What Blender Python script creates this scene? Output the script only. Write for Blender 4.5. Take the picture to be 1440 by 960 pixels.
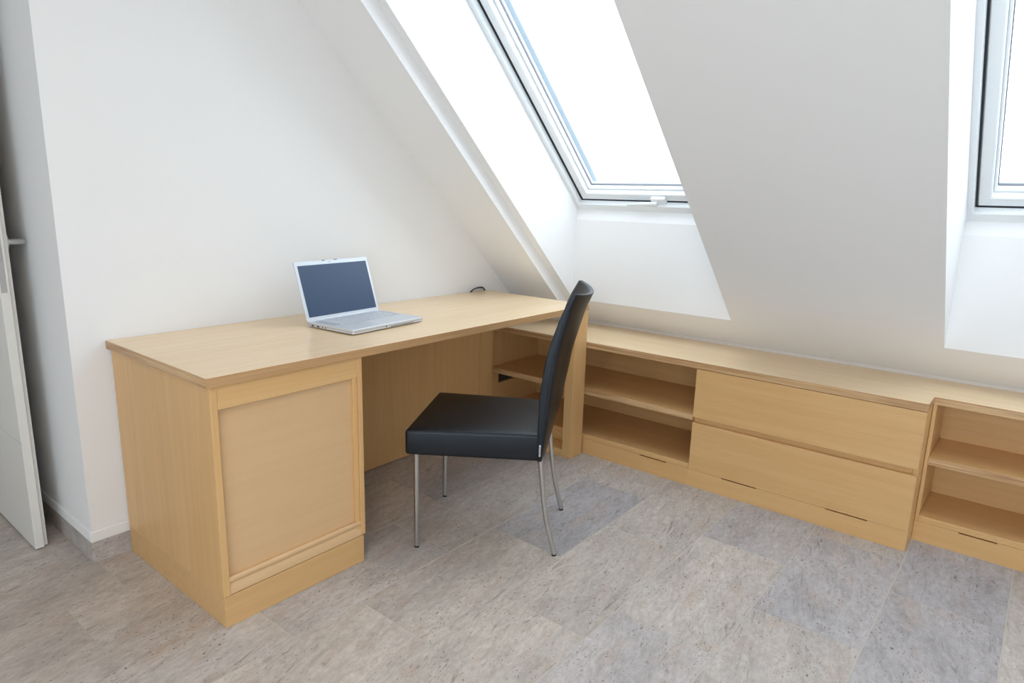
import bpy, bmesh, math, random
from mathutils import Vector, Matrix

for o in list(bpy.data.objects):
    bpy.data.objects.remove(o, do_unlink=True)
scene = bpy.context.scene
COL = scene.collection

# ------------------------------------------------------------------ camera
F_PX = 933.4
YAW, PITCH, ROLL = math.radians(39.0527), math.radians(-12.2234), math.radians(1.5085)
CAM = Vector((-0.7917, -2.2931, 1.219))
fwd = Vector((math.cos(YAW)*math.cos(PITCH), math.sin(YAW)*math.cos(PITCH), math.sin(PITCH)))
right0 = Vector((math.sin(YAW), -math.cos(YAW), 0))
up0 = right0.cross(fwd)
right = math.cos(ROLL)*right0 + math.sin(ROLL)*up0
up = -math.sin(ROLL)*right0 + math.cos(ROLL)*up0
cd = bpy.data.cameras.new('camera')
cam = bpy.data.objects.new('camera', cd)
COL.objects.link(cam)
cd.sensor_fit = 'HORIZONTAL'
cd.sensor_width = 36.0
cd.lens = 36.0 * F_PX / 1440.0
cd.clip_start = 0.02
m = Matrix((right, up, -fwd)).transposed().to_4x4()
m.translation = CAM
cam.matrix_world = m
scene.camera = cam

# ------------------------------------------------------------------ light
SKY_STRENGTH = 4.7
EXPOSURE = -0.05
w = bpy.data.worlds.new('overcast_sky')
scene.world = w
w.use_nodes = True
bg = w.node_tree.nodes['Background']
bg.inputs['Color'].default_value = (0.845, 0.905, 1.0, 1)
bg.inputs['Strength'].default_value = SKY_STRENGTH
vs = scene.view_settings
vs.view_transform = 'Standard'
vs.look = 'None'
vs.gamma = 1.0
vs.use_curve_mapping = False
vs.exposure = EXPOSURE
LAMP_POWER = 33.0

# ------------------------------------------------------------------ main dimensions (metres)
GABLE_Y = 0.02            # gable wall behind the desk
KNEE_X = 2.268            # knee wall behind the low board
KNEE_Z = 0.560             # the slope starts right behind the low board
SLOPE = math.radians(43.2)
SS, SC = math.sin(SLOPE), math.cos(SLOPE)
CEIL_Z = 2.50
BACK_X = -2.70
SIDE_Y = -4.60
HALL_Y = 1.30
CORNER_X = -0.106         # end of the gable wall
S_TOP = (CEIL_Z - KNEE_Z) / SS
NICHES = [(-0.343, -1.202), (-2.019, -2.878), (-3.60, -4.45)]  # third niche and its skylight are unseen, added to brighten the room
S_SILL = 0.212            # where each window niche is cut into the slope
S_WIN0, S_WIN1 = 0.523, 2.10
S_UP = [0.0, 0.017, 0.0]   # the second window sits a little higher
WO = 0.37                 # depth of the window frame behind the plaster
THICK = 0.46

def roof(s, o, y=0.0):
    """s uphill along the slope from the knee line, o outward from the plaster."""
    return Vector((KNEE_X - SC*s + SS*o, y, KNEE_Z + SS*s + SC*o))

# ------------------------------------------------------------------ materials
def lin(c):
    return tuple(((x/255)/12.92 if x/255 <= 0.04045 else ((x/255+0.055)/1.055)**2.4) for x in c) + (1,)

def new_mat(name):
    mt = bpy.data.materials.new(name)
    mt.use_nodes = True
    nt = mt.node_tree
    return mt, nt, nt.nodes['Principled BSDF']

def simple(name, rgb, rough=0.5, metal=0.0, spec=0.5, bump=None):
    mt, nt, p = new_mat(name)
    p.inputs['Base Color'].default_value = lin(rgb)
    p.inputs['Roughness'].default_value = rough
    p.inputs['Metallic'].default_value = metal
    p.inputs['Specular IOR Level'].default_value = spec
    if bump:
        sc, st = bump
        tc = nt.nodes.new('ShaderNodeTexCoord')
        nz = nt.nodes.new('ShaderNodeTexNoise')
        nz.inputs['Scale'].default_value = sc
        nz.inputs['Detail'].default_value = 4
        bp = nt.nodes.new('ShaderNodeBump')
        bp.inputs['Strength'].default_value = st
        bp.inputs['Distance'].default_value = 0.002
        nt.links.new(tc.outputs['Object'], nz.inputs['Vector'])
        nt.links.new(nz.outputs['Fac'], bp.inputs['Height'])
        nt.links.new(bp.outputs['Normal'], p.inputs['Normal'])
    return mt

def wood(name, axis, a, b, rough=0.36, contrast=0.75, scale=1.0, spec=0.5):
    """veneer with the grain running along 'x', 'y' or 'z'"""
    mt, nt, p = new_mat(name)
    N, L = nt.nodes, nt.links
    tc = N.new('ShaderNodeTexCoord')
    oi = N.new('ShaderNodeObjectInfo')
    add = N.new('ShaderNodeVectorMath'); add.operation = 'ADD'
    mul = N.new('ShaderNodeVectorMath'); mul.operation = 'SCALE'
    comb = N.new('ShaderNodeCombineXYZ')
    for i in range(3):
        L.new(oi.outputs['Random'], comb.inputs[i])
    mul.inputs['Scale'].default_value = 7.0
    L.new(comb.outputs[0], mul.inputs[0])
    L.new(tc.outputs['Object'], add.inputs[0])
    L.new(mul.outputs[0], add.inputs[1])
    def band(long_s, cross_s, detail):
        mp = N.new('ShaderNodeMapping')
        v = [cross_s*scale]*3
        v['xyz'.index(axis)] = long_s*scale
        mp.inputs['Scale'].default_value = v
        nz = N.new('ShaderNodeTexNoise')
        nz.inputs['Scale'].default_value = 1.0
        nz.inputs['Detail'].default_value = detail
        nz.inputs['Roughness'].default_value = 0.6
        L.new(add.outputs[0], mp.inputs['Vector'])
        L.new(mp.outputs[0], nz.inputs['Vector'])
        return nz.outputs['Fac']
    f1 = band(1.6, 46, 4)
    f2 = band(5.0, 260, 3)
    f3 = band(0.7, 5, 2)
    def math_(op, x, y):
        n = N.new('ShaderNodeMath'); n.operation = op
        for i, v in enumerate((x, y)):
            if isinstance(v, (int, float)): n.inputs[i].default_value = v
            else: L.new(v, n.inputs[i])
        return n.outputs[0]
    s = math_('ADD', math_('MULTIPLY', f1, 0.45), math_('ADD', math_('MULTIPLY', f2, 0.30), math_('MULTIPLY', f3, 0.25)))
    rmp = N.new('ShaderNodeValToRGB')
    rmp.color_ramp.elements[0].position = 0.5 - 0.16/contrast
    rmp.color_ramp.elements[1].position = 0.5 + 0.16/contrast
    rmp.color_ramp.elements[0].color = lin(a)
    rmp.color_ramp.elements[1].color = lin(b)
    L.new(s, rmp.inputs['Fac'])
    L.new(rmp.outputs['Color'], p.inputs['Base Color'])
    p.inputs['Roughness'].default_value = rough
    p.inputs['Specular IOR Level'].default_value = spec
    bp = N.new('ShaderNodeBump')
    bp.inputs['Strength'].default_value = 0.08
    bp.inputs['Distance'].default_value = 0.001
    L.new(f2, bp.inputs['Height'])
    L.new(bp.outputs['Normal'], p.inputs['Normal'])
    return mt

WA, WB = (210, 164, 107), (228, 187, 131)
M = {}
M['wall'] = simple('white_plaster', (242, 242, 242), 0.9, spec=0.2, bump=(90, 0.04))
M['ceil'] = simple('white_ceiling_paint', (236, 236, 236), 0.9, spec=0.2, bump=(90, 0.06))
M['wx'] = wood('beech_grain_x', 'x', WA, WB)
M['wy'] = wood('beech_grain_y', 'y', WA, WB)
M['top_x'] = wood('lacquered_beech_sheen_x', 'x', (231, 199, 156), (245, 220, 184), rough=0.27, spec=0.8)  # base of both tops lightened to carry sheen from window and walls
M['top_y'] = wood('lacquered_beech_sheen_y', 'y', (231, 199, 156), (245, 220, 184), rough=0.27, spec=0.8)
M['plinth_x'] = wood('plinth_beech', 'x', (204, 159, 103), (222, 182, 128))
M['wz'] = wood('beech_grain_z', 'z', WA, WB)
M['edge_x'] = wood('beech_edge_x', 'x', (182, 140, 96), (208, 168, 122), contrast=1.3)
M['edge_y'] = wood('beech_edge_y', 'y', (172, 128, 84), (222, 186, 140), contrast=1.9)
M['tambour'] = wood('tambour_beech', 'x', (215, 177, 131), (222, 187, 143), rough=0.45)
M['white_lacquer'] = simple('white_lacquer', (232, 234, 234), 0.35)
M['door'] = simple('door_lacquer', (232, 230, 224), 0.4)
M['frame'] = simple('white_window_frame', (236, 240, 242), 0.35)
M['gasket'] = simple('black_gasket', (40, 44, 48), 0.6)
M['seal'] = simple('grey_seal', (120, 122, 128), 0.6)
M['clad'] = simple('grey_cladding', (206, 216, 226), 0.45)  # colour lightened to stand in for daylight on the outer frame
M['steel'] = simple('brushed_steel', (196, 196, 194), 0.28, metal=1.0)
M['rubber'] = simple('black_rubber', (25, 25, 26), 0.6)
M['leather'] = simple('black_leather', (15, 15, 16), 0.40, spec=0.5, bump=(420, 0.06))
M['leather'].node_tree.nodes['Principled BSDF'].inputs['Specular Tint'].default_value = (0.78, 0.87, 1.0, 1)  # blue tint stands in for sky sheen on the black leather
M['alu'] = simple('silver_aluminium', (214, 219, 225), 0.4, metal=0.35)
M['key'] = simple('silver_keys', (212, 217, 224), 0.45, metal=0.15)
M['keybed'] = simple('grey_keyboard_bed', (158, 165, 175), 0.5, metal=0.1)
M['black'] = simple('black_plastic', (18, 18, 20), 0.5)
M['cable'] = simple('dark_cable', (45, 48, 52), 0.5)
M['tagwhite'] = simple('white_tag', (215, 215, 215), 0.7)
M['dark'] = simple('dark_grey_plastic', (62, 60, 58), 0.6)
M['caulk'] = simple('white_strip', (225, 220, 215), 0.5)
M['outside'] = simple('grey_zinc', (120, 126, 132), 0.6)

# screen, with the sky's blue reflection put into its base colour
mt, nt, p = new_mat('sky_tinted_dark_screen')
p.inputs['Base Color'].default_value = lin((46, 70, 102))
p.inputs['Roughness'].default_value = 0.35
p.inputs['Specular IOR Level'].default_value = 0.6
M['screen'] = mt

# window glass: clear pane with a fresnel reflection
mt = bpy.data.materials.new('window_glass'); mt.use_nodes = True
nt = mt.node_tree; nt.nodes.clear()
out = nt.nodes.new('ShaderNodeOutputMaterial')
mix = nt.nodes.new('ShaderNodeMixShader')
lw = nt.nodes.new('ShaderNodeLayerWeight'); lw.inputs['Blend'].default_value = 0.5
pw = nt.nodes.new('ShaderNodeMath'); pw.operation = 'POWER'; pw.inputs[1].default_value = 5.0
nt.links.new(lw.outputs['Facing'], pw.inputs[0])
fr = nt.nodes.new('ShaderNodeMath'); fr.operation = 'MULTIPLY_ADD'; fr.inputs[1].default_value = 0.5; fr.inputs[2].default_value = 0.025
nt.links.new(pw.outputs[0], fr.inputs[0])
tr = nt.nodes.new('ShaderNodeBsdfTransparent'); tr.inputs['Color'].default_value = (0.95, 0.98, 0.98, 1)
gl = nt.nodes.new('ShaderNodeBsdfGlossy'); gl.inputs['Roughness'].default_value = 0.02
nt.links.new(fr.outputs[0], mix.inputs[0]); nt.links.new(tr.outputs[0], mix.inputs[1])
nt.links.new(gl.outputs[0], mix.inputs[2]); nt.links.new(mix.outputs[0], out.inputs['Surface'])
M['glass'] = mt

def stone(name):
    mt, nt, p = new_mat(name)
    N, L = nt.nodes, nt.links
    tc = N.new('ShaderNodeTexCoord')
    oi = N.new('ShaderNodeObjectInfo')
    tone = N.new('ShaderNodeAttribute'); tone.attribute_type = 'OBJECT'; tone.attribute_name = 'tone'
    turn = N.new('ShaderNodeAttribute'); turn.attribute_type = 'OBJECT'; turn.attribute_name = 'turn'
    comb = N.new('ShaderNodeCombineXYZ')
    L.new(oi.outputs['Random'], comb.inputs[0]); L.new(oi.outputs['Random'], comb.inputs[1]); L.new(oi.outputs['Random'], comb.inputs[2])
    sc = N.new('ShaderNodeVectorMath'); sc.operation = 'SCALE'; sc.inputs['Scale'].default_value = 31.0
    L.new(comb.outputs[0], sc.inputs[0])
    rot = N.new('ShaderNodeVectorRotate'); rot.rotation_type = 'Z_AXIS'
    L.new(tc.outputs['Object'], rot.inputs['Vector']); L.new(turn.outputs['Fac'], rot.inputs['Angle'])
    add = N.new('ShaderNodeVectorMath'); add.operation = 'ADD'
    L.new(rot.outputs[0], add.inputs[0]); L.new(sc.outputs[0], add.inputs[1])
    def noise(v, detail=4, rough=0.6, dist=0.0):
        mp = N.new('ShaderNodeMapping'); mp.inputs['Scale'].default_value = (v[0], v[1], v[1])
        nz = N.new('ShaderNodeTexNoise'); nz.inputs['Scale'].default_value = 1
        nz.inputs['Detail'].default_value = detail; nz.inputs['Roughness'].default_value = rough
        nz.inputs['Distortion'].default_value = dist
        L.new(add.outputs[0], mp.inputs['Vector']); L.new(mp.outputs[0], nz.inputs['Vector'])
        return nz.outputs['Fac']
    def ramp(f, stops):
        r = N.new('ShaderNodeValToRGB')
        while len(r.color_ramp.elements) < len(stops): r.color_ramp.elements.new(0.5)
        for e, (ps, c) in zip(r.color_ramp.elements, stops):
            e.position = ps; e.color = c if len(c) == 4 else lin(c)
        L.new(f, r.inputs['Fac']); return r.outputs['Color']
    def mixc(kind, fac, a, b):
        mx = N.new('ShaderNodeMix'); mx.data_type = 'RGBA'; mx.blend_type = kind
        if isinstance(fac, (int, float)): mx.inputs['Factor'].default_value = fac
        else: L.new(fac, mx.inputs['Factor'])
        for s_, v in ((6, a), (7, b)):
            if isinstance(v, tuple): mx.inputs[s_].default_value = v
            else: L.new(v, mx.inputs[s_])
        return mx.outputs[2]
    # sandy or bluish-grey tile
    base = mixc('MIX', tone.outputs['Fac'], lin((209, 201, 193)), lin((186, 186, 192)))
    cloud = ramp(noise((2.2, 5, 1), 5, 0.6), [(0.3, (0.80, 0.80, 0.81, 1)), (0.7, (1.06, 1.05, 1.04, 1))])
    c = mixc('MULTIPLY', 1.0, base, cloud)
    soft = ramp(noise((10, 30, 1), 7, 0.72, 0.8), [(0.34, (0.74, 0.71, 0.69, 1)), (0.56, (1, 1, 1, 1))])
    c = mixc('MULTIPLY', 0.75, c, soft)
    mott = ramp(noise((38, 75, 1), 5, 0.7), [(0.35, (0.82, 0.80, 0.78, 1)), (0.65, (1.08, 1.08, 1.08, 1))])
    c = mixc('MULTIPLY', 0.85, c, mott)
    # thin broken veins along the bedding
    vein = ramp(noise((7, 55, 1), 6, 0.66, 1.0), [(0.32, (0.50, 0.46, 0.43, 1)), (0.39, (1, 1, 1, 1))])
    c = mixc('MULTIPLY', 0.8, c, vein)
    rust = ramp(noise((6, 14, 1), 4), [(0.54, (0, 0, 0, 1)), (0.72, (1, 1, 1, 1))])
    c = mixc('MIX', mixc('MULTIPLY', 1.0, rust, (0.32, 0.32, 0.32, 1)), c, lin((190, 160, 134)))
    pit = ramp(noise((95, 170, 1), 2, 0.5), [(0.64, (1, 1, 1, 1)), (0.70, (0.36, 0.32, 0.30, 1))])
    patch = ramp(noise((5, 9, 1), 3), [(0.40, (0.1, 0.1, 0.1, 1)), (0.56, (1, 1, 1, 1))])
    c = mixc('MULTIPLY', patch, c, pit)
    L.new(c, p.inputs['Base Color'])
    p.inputs['Roughness'].default_value = 0.5
    p.inputs['Specular IOR Level'].default_value = 0.35
    bp = N.new('ShaderNodeBump'); bp.inputs['Strength'].default_value = 0.15; bp.inputs['Distance'].default_value = 0.002
    L.new(noise((20, 60, 1), 4), bp.inputs['Height']); L.new(bp.outputs['Normal'], p.inputs['Normal'])
    return mt
M['stone'] = stone('travertine_stone_tile')
M['grout'] = simple('pale_grout', (200, 194, 184), 0.9)

# ------------------------------------------------------------------ mesh helpers
def finish(me, mat, smooth=None):
    me.materials.append(mat)
    if smooth is not None:
        me.polygons.foreach_set('use_smooth', [True]*len(me.polygons))
        me.set_sharp_from_angle(angle=math.radians(smooth))
    me.update()

def mesh_obj(name, bm, mat, parent=None, smooth=None, bevel=0.0, segs=1):
    bmesh.ops.recalc_face_normals(bm, faces=bm.faces)
    if bevel:
        bmesh.ops.bevel(bm, geom=[e for e in bm.edges if len(e.link_faces) == 2 and e.calc_face_angle(0) > 0.5],
                        offset=bevel, segments=segs, profile=0.5, affect='EDGES', clamp_overlap=True)
    if parent is not None and parent.get('_origin') is not None:
        bmesh.ops.translate(bm, verts=bm.verts, vec=-Vector(parent['_origin']))
    me = bpy.data.meshes.new(name)
    bm.to_mesh(me); bm.free()
    finish(me, mat, smooth)
    o = bpy.data.objects.new(name, me)
    COL.objects.link(o)
    if parent is not None:
        o.parent = parent
        if parent.get('_origin') is not None: o['_origin'] = list(parent['_origin'])
    return o

def add_box(bm, a, b):
    x0, x1 = sorted((a[0], b[0])); y0, y1 = sorted((a[1], b[1])); z0, z1 = sorted((a[2], b[2]))
    v = [bm.verts.new((x, y, z)) for z in (z0, z1) for x, y in ((x0, y0), (x1, y0), (x1, y1), (x0, y1))]
    for f in ((0, 3, 2, 1), (4, 5, 6, 7), (0, 1, 5, 4), (1, 2, 6, 5), (2, 3, 7, 6), (3, 0, 4, 7)):
        bm.faces.new([v[i] for i in f])

def box(name, a, b, mat, parent=None, bevel=0.0015):
    bm = bmesh.new(); add_box(bm, a, b)
    return mesh_obj(name, bm, mat, parent, bevel=bevel)

def boxes(name, lst, mat, parent=None, bevel=0.0015):
    bm = bmesh.new()
    for a, b in lst: add_box(bm, a, b)
    return mesh_obj(name, bm, mat, parent, bevel=bevel)

def add_prism(bm, pts, y0, y1):
    """pts: list of (x, z), extruded along y"""
    a = [bm.verts.new((x, y0, z)) for x, z in pts]
    b = [bm.verts.new((x, y1, z)) for x, z in pts]
    n = len(pts)
    bm.faces.new(a); bm.faces.new(b[::-1])
    for i in range(n):
        bm.faces.new((a[i], b[i], b[(i+1) % n], a[(i+1) % n]))

def add_tube(bm, pts, r, n=14):
    pts = [Vector(q) for q in pts]
    rings = []
    ref = Vector((0.31, 0.52, 0.79))
    for i, q in enumerate(pts):
        t = (pts[min(i+1, len(pts)-1)] - pts[max(i-1, 0)]).normalized()
        if i == 0:
            u = t.cross(ref).normalized()
        else:
            u = (u - t*u.dot(t)).normalized()
        v = t.cross(u)
        rr = r[i] if isinstance(r, (list, tuple)) else r
        rings.append([bm.verts.new(q + (u*math.cos(2*math.pi*k/n) + v*math.sin(2*math.pi*k/n))*rr) for k in range(n)])
    for i in range(len(rings)-1):
        for k in range(n):
            bm.faces.new((rings[i][k], rings[i][(k+1) % n], rings[i+1][(k+1) % n], rings[i+1][k]))
    bm.faces.new(rings[0][::-1]); bm.faces.new(rings[-1])

def tube(name, pts, r, mat, parent=None, n=14):
    bm = bmesh.new(); add_tube(bm, pts, r, n)
    return mesh_obj(name, bm, mat, parent, smooth=40)

def thing(name, loc, label, cat, group=None, rz=0.0, world=True):
    o = bpy.data.objects.new(name, None)
    o.empty_display_size = 0.1
    COL.objects.link(o)
    o.location = loc; o.rotation_euler = (0, 0, rz)
    o['label'] = label; o['category'] = cat
    if group: o['group'] = group
    if world: o['_origin'] = list(loc)
    return o

def struct(o):
    o['kind'] = 'structure'
    return o

# ------------------------------------------------------------------ floor
floor_obj = struct(box('floor', (BACK_X-0.1, SIDE_Y-0.1, -0.12), (KNEE_X+0.3, HALL_Y+0.1, -0.0012), M['grout'], bevel=0))
random.seed(4)
ROW = 0.3075
TILE_L = 0.6205
anchor = {0: -0.098, 1: -0.255, 2: 0.110, 3: 0.340, 4: 0.03, 5: 1.445, 6: 1.117, 7: 0.88}
grey = {(3, 1): 0.75, (3, 2): 0.2, (5, 0): 0.7, (5, -1): 0.2, (6, 0): 0.75, (6, -1): 0.25, (7, 0): 0.7, (7, 1): 0.8,
        (7, -1): 0.3, (4, 2): 0.15, (5, -2): 0.45, (4, 1): 0.0, (4, 0): 0.0, (6, -2): 0.5}
g = 0.0016
row = -4
tile_cache = {}
while True:
    y1 = 0.117 - ROW*row
    y0 = y1 - ROW
    if y1 < SIDE_Y: break
    a0 = anchor.get(row, random.uniform(0, TILE_L))
    k0 = math.floor((BACK_X - a0)/TILE_L)
    k = k0
    while a0 + k*TILE_L < KNEE_X:
        xa, xb = a0 + k*TILE_L, a0 + (k+1)*TILE_L
        ya, yb = y0, y1
        k += 1
        if yb <= SIDE_Y or ya >= HALL_Y: continue
        # only the tiles of the room itself; behind the gable wall there is none
        if ya > GABLE_Y + 0.05 and xa > CORNER_X: continue
        cx0, cx1 = max(xa, BACK_X), min(xb, KNEE_X)
        cy0, cy1 = max(ya, SIDE_Y), min(yb, HALL_Y)
        if cx1 - cx0 < 0.02 or cy1 - cy0 < 0.02: continue
        cx, cy = (cx0+cx1)/2, (cy0+cy1)/2
        dims = (round(cx1-cx0, 4), round(cy1-cy0, 4))
        if dims not in tile_cache:
            bm = bmesh.new()
            add_box(bm, (-dims[0]/2+g, -dims[1]/2+g, -0.009), (dims[0]/2-g, dims[1]/2-g, 0.0))
            bmesh.ops.recalc_face_normals(bm, faces=bm.faces)
            bmesh.ops.bevel(bm, geom=[e for e in bm.edges if all(v.co.z > -0.001 for v in e.verts)], offset=0.0006, segments=1, affect='EDGES')
            me = bpy.data.meshes.new('tile'); bm.to_mesh(me); bm.free(); finish(me, M['stone'])
            tile_cache[dims] = me
        t = bpy.data.objects.new('tile', tile_cache[dims])
        COL.objects.link(t); t.parent = floor_obj
        t.location = (cx, cy, 0.0)
        key = (row, k-1)
        t['tone'] = float(grey.get(key, random.choice((0.0, 0.05, 0.15, 0.3)) if cx < 1.0 else random.choice((0.15, 0.3, 0.5))))
        t['turn'] = random.uniform(-0.26, -0.06)
    row += 1

# ------------------------------------------------------------------ walls
struct(box('wall_gable', (CORNER_X, GABLE_Y, 0.0), (KNEE_X+0.6, GABLE_Y+0.15, 3.2), M['wall'], bevel=0))
struct(box('wall_passage', (CORNER_X, GABLE_Y+0.15, 0.0), (CORNER_X+0.15, HALL_Y, 3.2), M['wall'], bevel=0))
struct(box('wall_passage_end', (BACK_X, HALL_Y, 0.0), (CORNER_X+0.15, HALL_Y+0.1, 3.2), M['wall'], bevel=0))
BWY0, BWY1, BWZ0, BWZ1 = -4.40, -1.40, 0.06, 2.30      # glazed front opposite the slope, added out of view for fill light
struct(boxes('wall_back', [((BACK_X-0.2, SIDE_Y, 0.0), (BACK_X, BWY0, 3.2)), ((BACK_X-0.2, BWY1, 0.0), (BACK_X, HALL_Y+0.1, 3.2)),
                           ((BACK_X-0.2, BWY0, 0.0), (BACK_X, BWY1, BWZ0)), ((BACK_X-0.2, BWY0, BWZ1), (BACK_X, BWY1, 3.2))], M['wall'], bevel=0))
struct(box('wall_side', (BACK_X-0.1, SIDE_Y-0.1, 0.0), (KNEE_X+0.6, SIDE_Y, 3.2), M['wall'], bevel=0))
kx = roof(S_TOP, 0).x
struct(box('ceiling', (BACK_X-0.2, SIDE_Y-0.1, CEIL_Z), (kx+0.02, HALL_Y+0.1, CEIL_Z+0.3), M['ceil'], bevel=0))

# knee wall behind the low board
struct(box('wall_knee', (KNEE_X, SIDE_Y, 0.0), (KNEE_X+0.32, GABLE_Y, KNEE_Z), M['wall'], bevel=0))

# sloping wall with the niches left open
bm = bmesh.new()
def slope_block(s0, s1, ya, yb, o0=0.0, o1=THICK):
    pts = [roof(s0, o0), roof(s1, o0), roof(s1, o1), roof(s0, o1)]
    add_prism(bm, [(q.x, q.z) for q in pts], ya, yb)
edges = [GABLE_Y+0.05]
for ya, yb in NICHES: edges += [ya, yb]
edges.append(SIDE_Y-0.05)
for i in range(0, len(edges), 2):
    pts = [roof(0, 0), roof(S_TOP+0.3, 0), roof(S_TOP+0.3, THICK), roof(-0.1, THICK), Vector((KNEE_X+0.3, 0, KNEE_Z))]
    add_prism(bm, [(q.x, q.z) for q in pts], edges[i], edges[i+1])
for (ya, yb), du in zip(NICHES, S_UP):
    sill, sb = roof(S_SILL+du*0.7, 0), roof(S_WIN0+du, WO)
    slope_block(S_WIN1, S_TOP+0.3, ya, yb)
    # below the window: a strip of slope, then an upright lining up to the frame
    add_prism(bm, [(KNEE_X, KNEE_Z), (sill.x, sill.z), (sill.x, sb.z-0.070), (sb.x, sb.z), (sb.x+0.30, sb.z), (sb.x+0.30, KNEE_Z)], ya, yb)
struct(mesh_obj('wall_slope', bm, M['wall']))

# lowered strip of the slope next to the gable wall
CO = -0.060
bm = bmesh.new()
low = roof(0, CO)
q = [(KNEE_X-0.001, low.z - (KNEE_X-0.001-low.x)*SS/SC), (roof(S_TOP+0.1, CO).x, roof(S_TOP+0.1, CO).z), (roof(S_TOP+0.1, 0.01).x, roof(S_TOP+0.1, 0.01).z), (KNEE_X-0.001, KNEE_Z+0.005)]
add_prism(bm, q, GABLE_Y+0.01, -0.303)
struct(mesh_obj('trim_1', bm, M['wall']))

# skirting: stone tile at the bottom, white band of plaster above
struct(boxes('baseboard_gable', [((CORNER_X-0.004, GABLE_Y-0.004, 0), (0.45, GABLE_Y+0.01, 0.074))], M['stone'], bevel=0.001))
struct(boxes('baseboard_passage', [((CORNER_X-0.004, GABLE_Y+0.01, 0), (CORNER_X+0.01, HALL_Y, 0.074))], M['stone'], bevel=0.001))
struct(boxes('trim_2', [((CORNER_X-0.005, GABLE_Y-0.005, 0.074), (0.45, GABLE_Y+0.01, 0.110))], M['wall'], bevel=0.002))
struct(boxes('trim_3', [((CORNER_X-0.005, GABLE_Y+0.01, 0.074), (CORNER_X+0.01, HALL_Y, 0.110))], M['wall'], bevel=0.002))
for o in bpy.data.objects:
    if o.name.startswith('baseboard'): o['tone'] = 0.3; o['turn'] = 0.0

# ------------------------------------------------------------------ roof windows
def roof_box(bm, y0, y1, s0, s1, o0, o1):
    c = [roof(s, o, y) for o in (o0, o1) for y, s in ((y0, s0), (y1, s0), (y1, s1), (y0, s1))]
    v = [bm.verts.new(q) for q in c]
    for f in ((0, 3, 2, 1), (4, 5, 6, 7), (0, 1, 5, 4), (1, 2, 6, 5), (2, 3, 7, 6), (3, 0, 4, 7)):
        bm.faces.new([v[i] for i in f])

def ring(name, y0, y1, s0, s1, wd, o0, o1, mat, parent, bevel=0.002, ws=None):
    ws = wd if ws is None else ws
    bm = bmesh.new()
    # one closed rectangular ring
    outer = [(y0, s0), (y1, s0), (y1, s1), (y0, s1)]
    sg = 1 if y1 > y0 else -1
    inner = [(y0+sg*wd, s0+ws), (y1-sg*wd, s0+ws), (y1-sg*wd, s1-ws), (y0+sg*wd, s1-ws)]
    V = {}
    for nm, lst in (('o', outer), ('i', inner)):
        for kk, oo in ((0, o0), (1, o1)):
            V[nm, kk] = [bm.verts.new(roof(s, oo, y)) for y, s in lst]
    for i in range(4):
        j = (i+1) % 4
        bm.faces.new((V['o', 0][i], V['o', 0][j], V['i', 0][j], V['i', 0][i]))
        bm.faces.new((V['o', 1][i], V['i', 1][i], V['i', 1][j], V['o', 1][j]))
        bm.faces.new((V['o', 0][i], V['o', 1][i], V['o', 1][j], V['o', 0][j]))
        bm.faces.new((V['i', 0][i], V['i', 0][j], V['i', 1][j], V['i', 1][i]))
    return mesh_obj(name, bm, mat, parent, bevel=bevel)

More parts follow.
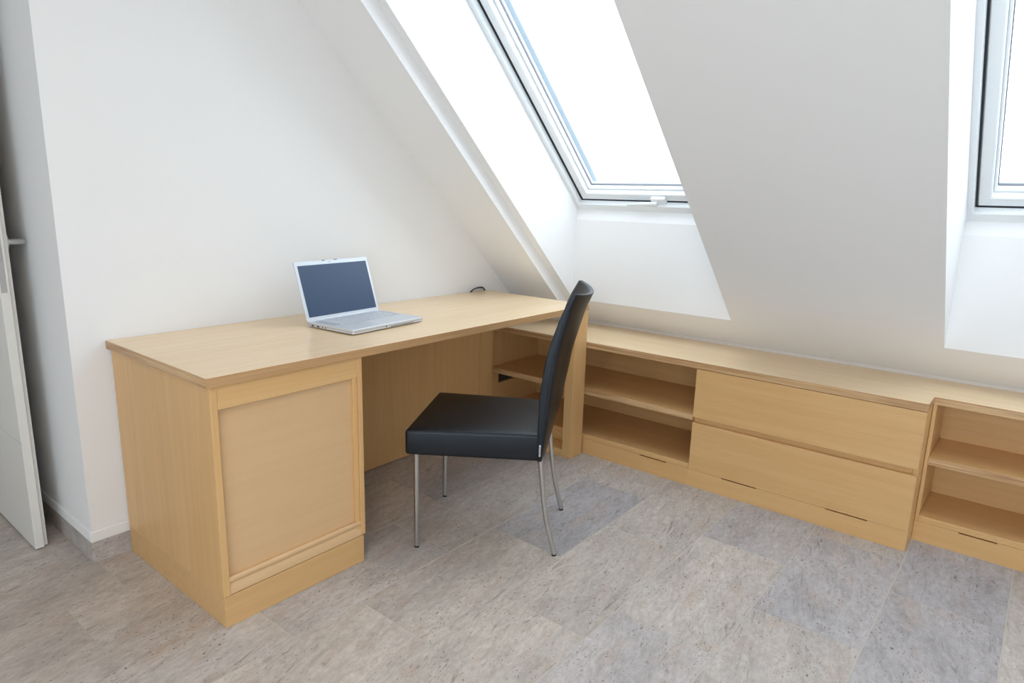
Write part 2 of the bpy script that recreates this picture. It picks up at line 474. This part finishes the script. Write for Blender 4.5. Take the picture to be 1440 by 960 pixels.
def roof_window(n, ya, yb, S_WIN0):
    root = bpy.data.objects.new('window_%d' % n, None)
    COL.objects.link(root); root['kind'] = 'structure'
    root.location = roof(S_WIN0, WO, (ya+yb)/2)
    root['_origin'] = list(root.location)
    a, b = ya + 0.003, yb - 0.003
    ring('window_frame', a+0.03, b-0.03, S_WIN0-0.03, S_WIN1+0.03, 0.053, WO-0.020, WO+0.120, M['frame'], root, 0.003, ws=0.062)
    ring('gasket', a-0.022, b+0.022, S_WIN0+0.0315, S_WIN1-0.0315, 0.0072, WO+0.009, WO+0.050, M['gasket'], root, 0, ws=0.0035)
    a2, b2 = a-0.029, b+0.029
    s2, s3 = S_WIN0+0.0345, S_WIN1-0.0345
    sash = ring('sash', a2, b2, s2, s3, 0.040, WO+0.012, WO+0.100, M['frame'], root, 0.004, ws=0.042)
    ring('glazing_bead', a2-0.039, b2+0.039, s2+0.041, s3-0.041, 0.010, WO+0.040, WO+0.070, M['frame'], sash, 0.003)
    ring('seal', a2-0.048, b2+0.048, s2+0.050, s3-0.050, 0.0035, WO+0.062, WO+0.072, M['seal'], sash, 0)
    bm = bmesh.new()
    roof_box(bm, a2-0.03, b2+0.03, s2+0.03, s3-0.03, WO+0.070, WO+0.076)
    mesh_obj('pane', bm, M['glass'], sash)
    ring('cladding', a+0.04, b-0.04, S_WIN0-0.05, S_WIN1+0.04, 0.112, WO+0.125, WO+0.160, M['clad'], root, 0.002, ws=0.08)
    # lever handle on the bottom rail
    yc = ya - 0.455
    bm = bmesh.new()
    roof_box(bm, yc+0.030, yc-0.045, S_WIN0+0.022, S_WIN0+0.068, WO-0.008, WO+0.014)
    h = mesh_obj('handle', bm, M['frame'], root, bevel=0.007, segs=2)
    bm = bmesh.new()
    p0, p1 = roof(S_WIN0+0.045, WO-0.015, yc+0.0), roof(S_WIN0+0.036, WO-0.015, yc+0.155)
    add_tube(bm, [roof(S_WIN0+0.045, WO+0.005, yc), p0, p0.lerp(p1, 0.3), p1], [0.012, 0.011, 0.009, 0.006], 10)
    mesh_obj('lever', bm, M['frame'], h, smooth=40)
    # portal that only guides daylight sampling through the opening
    ld = bpy.data.lights.new('sky_portal', 'AREA')
    ld.shape = 'RECTANGLE'; ld.size = abs(yb-ya); ld.size_y = S_WIN1-S_WIN0
    ld.cycles.is_portal = True
    lo = bpy.data.objects.new('sky_portal_%d' % n, ld); COL.objects.link(lo)
    xax = Vector((0, 1, 0)); zax = Vector((SS, 0, SC)); yax = zax.cross(xax)
    mm = Matrix((xax, yax, zax)).transposed().to_4x4()
    mm.translation = roof((S_WIN0+S_WIN1)/2, WO+0.20, (ya+yb)/2)
    lo.matrix_world = mm
    lo.parent = root; lo.matrix_parent_inverse = Matrix.Translation(-root.location)
for i, (ya, yb) in enumerate(NICHES):
    roof_window(i+1, ya, yb, S_WIN0+S_UP[i])

# unseen balcony front added behind the photographer to let in fill light
root = bpy.data.objects.new('window_4', None); COL.objects.link(root); root['kind'] = 'structure'
root.location = (BACK_X-0.1, (BWY0+BWY1)/2, BWZ0); root['_origin'] = list(root.location)
fx0, fx1 = BACK_X-0.14, BACK_X-0.06
bars = [((fx0, BWY0, BWZ0), (fx1, BWY1, BWZ0+0.09)), ((fx0, BWY0, BWZ1-0.09), (fx1, BWY1, BWZ1))]
for i in range(4):
    yc = BWY0 + (BWY1-BWY0)*i/3
    bars.append(((fx0, max(yc-0.06, BWY0), BWZ0+0.09), (fx1, min(yc+0.06, BWY1), BWZ1-0.09)))
boxes('window_frame', bars, M['frame'], root, bevel=0.002)
for i in range(3):
    ya = BWY0 + (BWY1-BWY0)*i/3 + 0.05; yb = BWY0 + (BWY1-BWY0)*(i+1)/3 - 0.05
    box('pane', (BACK_X-0.103, ya, BWZ0+0.08), (BACK_X-0.097, yb, BWZ1-0.08), M['glass'], root, bevel=0)
ld = bpy.data.lights.new('sky_portal', 'AREA'); ld.shape = 'RECTANGLE'
ld.size = BWY1-BWY0; ld.size_y = BWZ1-BWZ0; ld.cycles.is_portal = True
lo = bpy.data.objects.new('sky_portal_4', ld); COL.objects.link(lo)
mm = Matrix((Vector((0, 1, 0)), Vector((0, 0, -1)), Vector((-1, 0, 0)))).transposed().to_4x4()
mm.translation = (BACK_X-0.22, (BWY0+BWY1)/2, (BWZ0+BWZ1)/2)
lo.matrix_world = mm; lo.parent = root; lo.matrix_parent_inverse = Matrix.Translation(-root.location)

# ------------------------------------------------------------------ open door at the passage
DOOR_X0, DOOR_X1, DOOR_Y0, DOOR_Y1 = -0.209, -0.170, 0.245, 1.09
door = bpy.data.objects.new('door_1', None)
COL.objects.link(door); door['kind'] = 'structure'
door.location = (DOOR_X0, DOOR_Y1, 0.006); door['_origin'] = list(door.location)
zg = 0.385
lst = [((DOOR_X0+0.003, DOOR_Y0, 0.006), (DOOR_X1-0.013, DOOR_Y1, 2.03))]
cuts = [0.006, zg-0.002, zg+0.002, 0.92, 0.924, 1.46, 1.464, 2.03]
for i in range(0, len(cuts), 2):
    lst.append(((DOOR_X0, DOOR_Y0, cuts[i]), (DOOR_X0+0.004, DOOR_Y1, cuts[i+1])))
lst.append(((DOOR_X1-0.0135, DOOR_Y0+0.011, 0.006), (DOOR_X1, DOOR_Y1, 2.03)))
boxes('door_leaf', lst, M['door'], door, bevel=0.0006)
box('lock_plate', (-0.206, DOOR_Y0-0.0015, 0.885), (-0.189, DOOR_Y0+0.004, 1.115), M['steel'], door, bevel=0.002)
tube('plate_screw', [(-0.1975, DOOR_Y0+0.002, 0.897), (-0.1975, DOOR_Y0-0.003, 0.897)], 0.004, M['steel'], door, 10)
box('latch_bolt', (-0.2035, DOOR_Y0-0.004, 0.985), (-0.1915, DOOR_Y0+0.004, 1.03), M['steel'], door, bevel=0.002)
hd = tube('door_handle', [(DOOR_X1-0.004, 0.295, 1.04), (DOOR_X1+0.012, 0.295, 1.04), (DOOR_X1+0.034, 0.292, 1.04), (DOOR_X1+0.050, 0.300, 1.04),
                     (DOOR_X1+0.052, 0.33, 1.04), (DOOR_X1+0.052, 0.41, 1.04)], [0.010, 0.010, 0.010, 0.0095, 0.009, 0.008], M['steel'], door)
tube('rosette', [(DOOR_X1-0.002, 0.295, 1.04), (DOOR_X1+0.007, 0.295, 1.04)], 0.026, M['steel'], hd, 24)

# ------------------------------------------------------------------ desk
D = 0.635
TOP = 0.740
UND = 0.7125
desk = thing('desk', (0.0, -D, 0.0), 'long beech writing desk with shutter cabinet and open end frame', 'desk')
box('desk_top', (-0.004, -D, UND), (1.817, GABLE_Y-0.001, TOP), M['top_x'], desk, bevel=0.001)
box('edge_band', (-0.004, -D-0.0012, UND), (1.817, -D+0.0003, TOP-0.0008), M['edge_x'], desk, bevel=0)
box('edge_band', (-0.0052, -D, UND), (-0.0037, GABLE_Y-0.001, TOP-0.0008), M['edge_y'], desk, bevel=0)
# pedestal
FY = -D + 0.007
box('side_panel', (0.006, FY, 0.0955), (0.026, 0.012, UND), M['wz'], desk)
box('side_panel', (0.485, FY, 0.0985), (0.503, 0.012, UND), M['wz'], desk)
box('pedestal_back', (0.026, -0.006, 0.0955), (0.485, 0.012, UND), M['wz'], desk)
box('pedestal_floor', (0.026, FY+0.03, 0.0955), (0.485, -0.006, 0.112), M['wx'], desk)
boxes('plinth', [((0.0065, FY, 0.0), (0.4945, FY+0.02, 0.095)), ((0.0065, FY+0.02, 0.0), (0.0265, 0.012, 0.095)),
                 ((0.4745, FY+0.02, 0.0), (0.4945, 0.012, 0.095)), ((0.0265, -0.008, 0.0), (0.4745, 0.012, 0.095))], M['plinth_x'], desk, bevel=0.001)
box('front_rail', (0.026, FY+0.001, 0.645), (0.485, FY+0.02, UND), M['wx'], desk)
box('guide_strip', (0.470, FY+0.004, 0.112), (0.485, FY+0.03, 0.645), M['wz'], desk)
# roller shutter let down in its frame
sh = bpy.data.objects.new('roller_shutter', None); COL.objects.link(sh); sh.parent = desk; sh['_origin'] = list(desk['_origin'])
box('shutter_sheet', (0.0262, FY+0.0165, 0.140), (0.4720, FY+0.0195, 0.646), M['tambour'], sh, bevel=0)
# bottom bar of the shutter with a finger groove
bm = bmesh.new()
prof = [(0.020, 0.1465), (0.006, 0.1490), (0.0020, 0.1455), (0.0012, 0.1380), (0.0045, 0.1325), (0.0075, 0.1270), (0.0045, 0.1205), (0.0015, 0.1150), (0.0015, 0.0975), (0.020, 0.0975)]
a = [bm.verts.new((0.0262, FY+y, z)) for y, z in prof]
b = [bm.verts.new((0.4850, FY+y, z)) for y, z in prof]
bm.faces.new(a); bm.faces.new(b[::-1])
for i in range(len(prof)):
    j = (i+1) % len(prof); bm.faces.new((a[i], b[i], b[j], a[j]))
mesh_obj('pull_bar', bm, M['tambour'], sh, smooth=50)
# knee-hole back panel and end frame
box('modesty_panel', (0.503, -0.045, 0.004), (1.716, -0.026, UND), M['wz'], desk)
PX0, PX1 = 1.716, 1.815
box('post', (PX0, -D+0.001, 0.0), (PX1, -D+0.050, UND), M['wz'], desk)
box('post', (PX0, -0.050, 0.0), (PX1, 0.0, UND), M['wz'], desk)
box('floor_rail', (PX0, -D+0.050, 0.0), (PX1, -0.050, 0.036), M['wy'], desk)

# ------------------------------------------------------------------ low board along the knee wall
XF, XR, XB = 1.829, 1.954, 2.252
HT, HU = 0.5597, 0.5310
Y_L, Y_D0, Y_D1, Y_E = -0.012, -1.181, -2.0285, -3.95
# worktop
bm = bmesh.new()
poly = [(XF, GABLE_Y-0.002), (XF, Y_D1), (XR, Y_D1), (XR, Y_E), (XB, Y_E), (XB, GABLE_Y-0.002)]
va = [bm.verts.new((x, y, HU)) for x, y in poly]; vb = [bm.verts.new((x, y, HT)) for x, y in poly]
bm.faces.new(va); bm.faces.new(vb[::-1])
for i in range(6):
    j = (i+1) % 6; bm.faces.new((va[i], vb[i], vb[j], va[j]))
wt = thing('worktop', (XF, Y_D1, HU), 'long stepped beech worktop running along the knee wall', 'worktop')
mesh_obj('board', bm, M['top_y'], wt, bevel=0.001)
E1 = 0.0012
box('edge_band', (XF-E1, Y_D1-E1, HU), (XF+0.0003, GABLE_Y-0.003, HT-0.0008), M['edge_y'], wt, bevel=0)
box('edge_band', (XR-E1, Y_E, HU), (XR+0.0003, Y_D1-E1, HT-0.0008), M['edge_y'], wt, bevel=0)
box('edge_band', (XF, Y_D1-E1, HU), (XR-E1, Y_D1+0.0003, HT-0.0008), M['edge_x'], wt, bevel=0)
struct(box('trim_4', (XB, Y_E, 0.50), (KNEE_X+0.002, -0.304, HT+0.0125), M['caulk'], bevel=0.001))

PZ = 0.0770
def plinth(parent, x, ya, yb, slits):
    """base board whose top edge is notched by thin air slots"""
    lst = [((x, ya, 0.0), (x+0.018, yb, PZ-0.0045))]
    cur = ya
    for s0, s1 in slits:
        lst.append(((x, cur, PZ-0.0045), (x+0.018, s0, PZ))); cur = s1
    lst.append(((x, cur, PZ-0.0045), (x+0.018, yb, PZ)))
    return boxes('plinth', lst, M['wy'], parent, bevel=0)

# open shelf unit towards the desk
ca = thing('shelf_cabinet', (XF, Y_D0, 0.0), 'open beech low shelf cabinet between desk frame and drawers', 'cabinet')
box('bottom_board', (XF, Y_D0+0.0005, PZ), (XB-0.012, Y_L-0.018, 0.1000), M['wy'], ca)
box('shelf', (XF+0.001, Y_D0+0.0005, 0.3000), (XB-0.012, Y_L-0.018, 0.3270), M['wy'], ca)
box('edge_band', (XF-0.0002, Y_D0+0.001, 0.3002), (XF+0.0012, Y_L-0.0185, 0.3268), M['edge_y'], ca, bevel=0)
box('back_panel', (XB-0.012, Y_D0+0.0005, PZ), (XB, Y_L, HU), M['wy'], ca, bevel=0)
hx0, hx1, hz0, hz1 = 1.888, 2.045, 0.226, 0.290
boxes('end_panel', [((XF, Y_L-0.018, 0), (hx0, Y_L, HU)), ((hx1, Y_L-0.018, 0), (XB-0.012, Y_L, HU)),
                    ((hx0, Y_L-0.018, 0), (hx1, Y_L, hz0)), ((hx0, Y_L-0.018, hz1), (hx1, Y_L, HU))], M['wz'], ca, bevel=0)
box('cable_outlet', (hx0-0.01, Y_L, hz0-0.01), (hx1+0.01, GABLE_Y-0.006, hz1+0.01), M['dark'], ca)
plinth(ca, XF, Y_D0, Y_L, [(-1.074, -0.941)])

# drawer unit
dr = thing('drawer_cabinet', (XF, Y_D1, 0.0), 'beech low cabinet with two wide handleless drawers', 'cabinet')
box('side_panel', (XF+0.020, Y_D0-0.019, PZ), (XB, Y_D0-0.0005, HU), M['wz'], dr)
box('side_panel', (XF+0.020, Y_D1+0.0005, 0.0), (XB, Y_D1+0.019, HU), M['wz'], dr)
box('back_panel', (XB-0.012, Y_D1+0.019, PZ), (XB, Y_D0-0.019, HU), M['wy'], dr, bevel=0)
box('grip_rail', (XF+0.021, Y_D1+0.019, 0.270), (XF+0.045, Y_D0-0.019, 0.340), M['wy'], dr)
box('bottom_board', (XF+0.020, Y_D1+0.019, PZ), (XB-0.012, Y_D0-0.019, PZ+0.02), M['wy'], dr)
for za, zb in ((0.0773, 0.2905), (0.3150, 0.5285)):
    d = box('drawer', (XF, Y_D1+0.001, za), (XF+0.0195, Y_D0-0.001, zb), M['wy'], dr, bevel=0.0008)
plinth(dr, XF, Y_D1+0.0005, Y_D0, [(-1.894, -1.747), (-1.479, -1.331)])

# shallower open shelf unit
cb = thing('shelf_cabinet', (XR, Y_E, 0.0), 'shallower open beech low shelf cabinet set back beside the drawers', 'cabinet')
ye = Y_D1 - 0.0005
box('side_panel', (XR, ye-0.012, PZ), (XB, ye, HU), M['wz'], cb)
box('divider', (XR+0.001, -2.99, 0.1), (XB-0.012, -2.97, HU), M['wz'], cb)
box('side_panel', (XR, Y_E, 0.0), (XB, Y_E+0.018, HU), M['wz'], cb)
box('bottom_board', (XR, Y_E+0.018, PZ), (XB-0.012, ye-0.012, 0.1000), M['wy'], cb)
for ya, yb in ((ye-0.012, -2.97), (-2.99, Y_E+0.018)):
    box('shelf', (XR+0.001, ya, 0.3025), (XB-0.012, yb, 0.3300), M['wy'], cb)
    box('edge_band', (XR-0.0002, ya-0.0003, 0.3027), (XR+0.0012, yb+0.0003, 0.3298), M['edge_y'], cb, bevel=0)
box('back_panel', (XB-0.012, Y_E+0.018, PZ), (XB, ye, HU), M['wy'], cb, bevel=0)
plinth(cb, XR, Y_E+0.018, ye, [(-3.4, -3.25), (-2.283, -2.169)])

# ------------------------------------------------------------------ chair
CH = thing('dining_chair', (0.8452, -0.5637, 0.0), 'black leather chair with tall curved back and slim steel legs', 'chair',
           rz=math.radians(31.13), world=False)
# local frame: +x towards the far side, +y forward (towards the desk); w = -y is backwards
def ch_w(u, w_, z): return (u, -w_, z)
# seat: soft box narrowing to the rear
bm = bmesh.new()
nu, nw = 14, 14
def seat_pt(i, j, top):
    b_ = j/nw
    hw = 0.234*(1-b_) + 0.203*b_
    u = (2*i/nu-1)*hw
    w_ = -0.012 + b_*0.458
    if top:
        cr = (1-(2*i/nu-1)**4)*(1-(2*b_-1)**4)
        z = 0.441 + 0.008*cr + 0.006*b_
    else:
        z = 0.352
    return Vector(ch_w(u, w_, z))
T = [[bm.verts.new(seat_pt(i, j, True)) for j in range(nw+1)] for i in range(nu+1)]
B = [[bm.verts.new(seat_pt(i, j, False)) for j in range(nw+1)] for i in range(nu+1)]
for i in range(nu):
    for j in range(nw):
        bm.faces.new((T[i][j], T[i+1][j], T[i+1][j+1], T[i][j+1]))
        bm.faces.new((B[i][j], B[i][j+1], B[i+1][j+1], B[i+1][j]))
for i in range(nu):
    bm.faces.new((T[i][0], B[i][0], B[i+1][0], T[i+1][0])); bm.faces.new((T[i][nw], T[i+1][nw], B[i+1][nw], B[i][nw]))
for j in range(nw):
    bm.faces.new((T[0][j], T[0][j+1], B[0][j+1], B[0][j])); bm.faces.new((T[nu][j], B[nu][j], B[nu][j+1], T[nu][j+1]))
seat = mesh_obj('seat', bm, M['leather'], CH, smooth=55, bevel=0.011, segs=4)

def interp(tab, z):
    for (z0, v0), (z1, v1) in zip(tab, tab[1:]):
        if z <= z1:
            t = (z-z0)/(z1-z0)
            return v0 + (v1-v0)*t
    return tab[-1][1]
def smooth_tab(tab, z):
    # light smoothing of the piecewise profile
    d = 0.025
    lo, hi = tab[0][0], tab[-1][0]
    c = lambda q: min(max(q, lo), hi)
    if z - d < lo or z + d > hi: return interp(tab, z)
    return (interp(tab, c(z-d)) + 2*interp(tab, z) + interp(tab, c(z+d)))/4
FRONT = [(0.350, .438), (0.45, .436), (0.576, .437), (0.70, .452), (0.767, .469), (0.86, .499), (0.925, .534)]
THK = [(0.350, .018), (0.45, .034), (0.55, .046), (0.65, .047), (0.76, .042), (0.85, .033), (0.925, .017)]
BUL = [(0.350, .004), (0.45, .014), (0.55, .024), (0.65, .030), (0.76, .036), (0.85, .041), (0.925, .046)]
bm = bmesh.new()
nu, nz = 18, 26
FR, BK = [], []
for k in range(nz+1):
    zn = 0.350 + (0.925-0.350)*k/nz
    f, t, bl = smooth_tab(FRONT, zn), smooth_tab(THK, zn), smooth_tab(BUL, zn)
    hw = 0.202 - 0.006*(k/nz)
    rf, rb = [], []
    for i in range(nu+1):
        s = 2*i/nu-1
        arch = (1-abs(s)**2.2)
        z = zn - (0.014*arch if k == nz else 0.014*arch*(k/nz)**4)
        edge = 1-abs(s)**6
        rf.append(bm.verts.new(ch_w(s*hw, f + bl*arch, z)))
        rb.append(bm.verts.new(ch_w(s*hw*(1.0), f + bl*arch + t*(0.80+0.20*edge), z)))
    FR.append(rf); BK.append(rb)
for k in range(nz):
    for i in range(nu):
        bm.faces.new((FR[k][i], FR[k][i+1], FR[k+1][i+1], FR[k+1][i]))
        bm.faces.new((BK[k][i], BK[k+1][i], BK[k+1][i+1], BK[k][i+1]))
    bm.faces.new((FR[k][0], FR[k+1][0], BK[k+1][0], BK[k][0]))
    bm.faces.new((FR[k][nu], BK[k][nu], BK[k+1][nu], FR[k+1][nu]))
for i in range(nu):
    bm.faces.new((FR[nz][i], FR[nz][i+1], BK[nz][i+1], BK[nz][i]))
    bm.faces.new((FR[0][i], BK[0][i], BK[0][i+1], FR[0][i+1]))
back = mesh_obj('backrest', bm, M['leather'], CH, smooth=55, bevel=0.005, segs=3)
# piped seams along both front edges of the back
for sgn in (-1, 1):
    pts = []
    for k in range(nz+1):
        zn = 0.356 + (0.918-0.356)*k/nz
        f, t = smooth_tab(FRONT, zn), smooth_tab(THK, zn)
        hw = 0.202 - 0.006*(k/nz)
        pts.append(ch_w(sgn*(hw-0.0002), f + 0.55*t, zn))
    tube('seam', pts, 0.0016, M['leather'], back, 6)
# legs
RL = 0.0086
def leg(pts):
    l = tube('leg', [ch_w(*q) for q in pts], RL, M['steel'], CH, 18)
    e0, e1 = Vector(ch_w(*pts[-2])), Vector(ch_w(*pts[-1]))
    dirv = (e1-e0).normalized()
    tube('foot_cap', [e1-dirv*0.003, e1+Vector((0, 0, -e1.z))], RL*0.98, M['rubber'], l, 18)
for u in (-0.212, 0.203):
    leg([(u, 0.022, 0.365), (u, 0.022, 0.2), (u, 0.022, 0.006)])
CUR = [(0.449, 0.365), (0.4495, 0.34), (0.452, 0.31), (0.455, 0.285), (0.4595, 0.24), (0.465, 0.196), (0.472, 0.15), (0.481, 0.105), (0.494, 0.055), (0.5075, 0.006)]
for u in (-0.179, 0.174):
    leg([(u, a_, b_) for a_, b_ in CUR])
# woven tag at the rear corner
tg = box('tag', (-0.2055, -0.4495, 0.372), (-0.2015, -0.4440, 0.412), M['tagwhite'], CH, bevel=0.0005)
for i in range(5):
    box('print_mark', (-0.2059, -0.4487, 0.378+i*0.006), (-0.2054, -0.4450, 0.381+i*0.006), M['dark'], tg, bevel=0)

# ------------------------------------------------------------------ laptop
LP = thing('laptop', (0.5984, -0.4620, TOP), 'open silver laptop with dark screen on the desk', 'laptop', rz=math.radians(4.83), world=False)
W_, D_, HB = 0.356, 0.243, 0.0195
def rrect(bm, x0, y0, x1, y1, z0, z1, r, n=5):
    pts = []
    for cx, cy, a0 in ((x1-r, y0+r, -90), (x1-r, y1-r, 0), (x0+r, y1-r, 90), (x0+r, y0+r, 180)):
        for k in range(n+1):
            a_ = math.radians(a0 + 90*k/n); pts.append((cx+r*math.cos(a_), cy+r*math.sin(a_)))
    A = [bm.verts.new((x, y, z0)) for x, y in pts]; Bv = [bm.verts.new((x, y, z1)) for x, y in pts]
    bm.faces.new(A[::-1]); bm.faces.new(Bv)
    for i in range(len(pts)):
        j = (i+1) % len(pts); bm.faces.new((A[i], A[j], Bv[j], Bv[i]))
bm = bmesh.new(); rrect(bm, 0, 0, W_, D_, 0.0035, HB, 0.008)
base = mesh_obj('base', bm, M['alu'], LP, smooth=40, bevel=0.0012)
for fx, fy in ((0.03, 0.03), (W_-0.03, 0.03), (0.03, D_-0.03), (W_-0.03, D_-0.03)):
    tube('rubber_foot', [(fx, fy, 0.0), (fx, fy, 0.005)], 0.008, M['rubber'], base, 14)
bm = bmesh.new(); rrect(bm, 0.0006, 0.0006, W_-0.0006, D_-0.0006, 0.0120, 0.0127, 0.008)
bmesh.ops.scale(bm, verts=bm.verts, vec=(1.0045, 1.006, 1)); bmesh.ops.translate(bm, verts=bm.verts, vec=(-0.0008, -0.0008, 0))
mesh_obj('seam_line', bm, M['dark'], base)
box('keyboard_bed', (0.036, 0.108, HB-0.0005), (W_-0.036, 0.222, HB+0.0004), M['keybed'], LP, bevel=0)
bm = bmesh.new()
rows = [(14, 0.205, 0.012), (14, 0.186, 0.016), (14, 0.167, 0.016), (13, 0.148, 0.016), (12, 0.129, 0.016), (10, 0.110, 0.016)]
for n, yk, dk in rows:
    kw = (W_-0.076)/n
    for i in range(n):
        add_box(bm, (0.038+i*kw+0.001, yk, HB), (0.038+(i+1)*kw-0.001, yk+dk, HB+0.0022))
kb = mesh_obj('keys', bm, M['key'], LP); kb['kind'] = 'stuff'
box('trackpad', (0.128, 0.022, HB-0.0003), (0.228, 0.086, HB+0.0004), M['key'], LP, bevel=0)
box('trackpad_button', (0.128, 0.008, HB-0.0003), (0.228, 0.0205, HB+0.0005), M['key'], LP, bevel=0)
for sx in (0.010, W_-0.028):
    boxes('speaker_grille', [((sx, 0.112+0.011*i, HB-0.0003), (sx+0.018, 0.112+0.011*i+0.004, HB+0.0003)) for i in range(10)], M['keybed'], LP, bevel=0)
for ya_, yb_ in ((0.205, 0.218), (0.176, 0.188), (0.156, 0.160), (0.140, 0.144)):
    box('port', (-0.0006, ya_, 0.0065), (0.004, yb_, 0.0110), M['black'], LP, bevel=0)
box('optical_slot', (0.180, -0.0006, 0.0068), (0.300, 0.003, 0.0085), M['dark'], LP, bevel=0)
tube('latch_button', [(0.158, 0.002, 0.0115), (0.158, -0.0010, 0.0115)], 0.0028, M['dark'], LP, 12)
# lid, built upright then leaned back
LH = 0.222
lid = bpy.data.objects.new('lid', None); COL.objects.link(lid); lid.parent = LP
lid.location = (0, D_-0.004, HB-0.001); lid.rotation_euler = (-math.radians(17.5), 0, 0)
def lid_part(name, bm, mat, smooth=None, bevel=0):
    o = mesh_obj(name, bm, mat, None, smooth=smooth, bevel=bevel); o.parent = lid; return o
bm = bmesh.new(); rrect(bm, 0, 0, W_, LH, 0, 0.0075, 0.007)
bmesh.ops.transform(bm, matrix=Matrix(((1, 0, 0, 0), (0, 0, 1, 0), (0, 1, 0, 0), (0, 0, 0, 1))), verts=bm.verts)
lid_part('shell', bm, M['alu'], 40, 0.001)
bm = bmesh.new(); add_box(bm, (0.0115, -0.0006, 0.014), (W_-0.0115, 0.002, LH-0.016)); lid_part('screen', bm, M['screen'])
for xa, xb in ((0.128, 0.142), (0.186, 0.200)):
    bm = bmesh.new(); add_box(bm, (xa, -0.001, LH-0.003), (xb, 0.002, LH-0.0005)); lid_part('latch', bm, M['dark'])
bm = bmesh.new(); add_tube(bm, [(0.1635, -0.0006, LH-0.008), (0.1635, 0.002, LH-0.008)], 0.0018, 12); lid_part('camera_lens', bm, M['black'])
tube('hinge', [(0.04, D_-0.002, HB), (W_-0.04, D_-0.002, HB)], 0.0045, M['alu'], LP, 12)

# ------------------------------------------------------------------ cable at the back corner of the desk
cbl = thing('cable', (1.735, 0.004, TOP), 'dark cable loop behind the desk in the corner', 'cable')
for k, (dx, hh) in enumerate(((0.0, 0.024), (0.014, 0.018))):
    pts = []
    for i in range(17):
        a_ = math.pi*i/16
        pts.append((1.742+dx - 0.052*math.cos(a_), 0.004 + 0.004*k - 0.016*math.sin(a_)*(1-k), TOP + hh*math.sin(a_) - 0.001))
    tube('strand', pts, 0.0030, M['cable'], cbl, 8)

# ------------------------------------------------------------------ unseen ceiling lamp added for warm fill (behind the photographer)
lamp = thing('added_ceiling_lamp', (-1.00, -2.00, CEIL_Z), 'round white ceiling lamp added out of view for warm fill light', 'lamp')
tube('lamp_base', [(-1.00, -2.00, CEIL_Z), (-1.00, -2.00, CEIL_Z-0.05)], 0.20, M['white_lacquer'], lamp, 40)
mt, nt, p = new_mat('lit_opal_glass')
p.inputs['Base Color'].default_value = (0.9, 0.88, 0.82, 1)
p.inputs['Emission Color'].default_value = (1.0, 0.77, 0.54, 1)
p.inputs['Emission Strength'].default_value = LAMP_POWER
M['opal'] = mt
tube('lamp_shade', [(-1.00, -2.00, CEIL_Z-0.05), (-1.00, -2.00, CEIL_Z-0.085), (-1.00, -2.00, CEIL_Z-0.11)], [0.19, 0.18, 0.13], M['opal'], lamp, 40)

for o in bpy.data.objects:
    if '_origin' in o: del o['_origin']
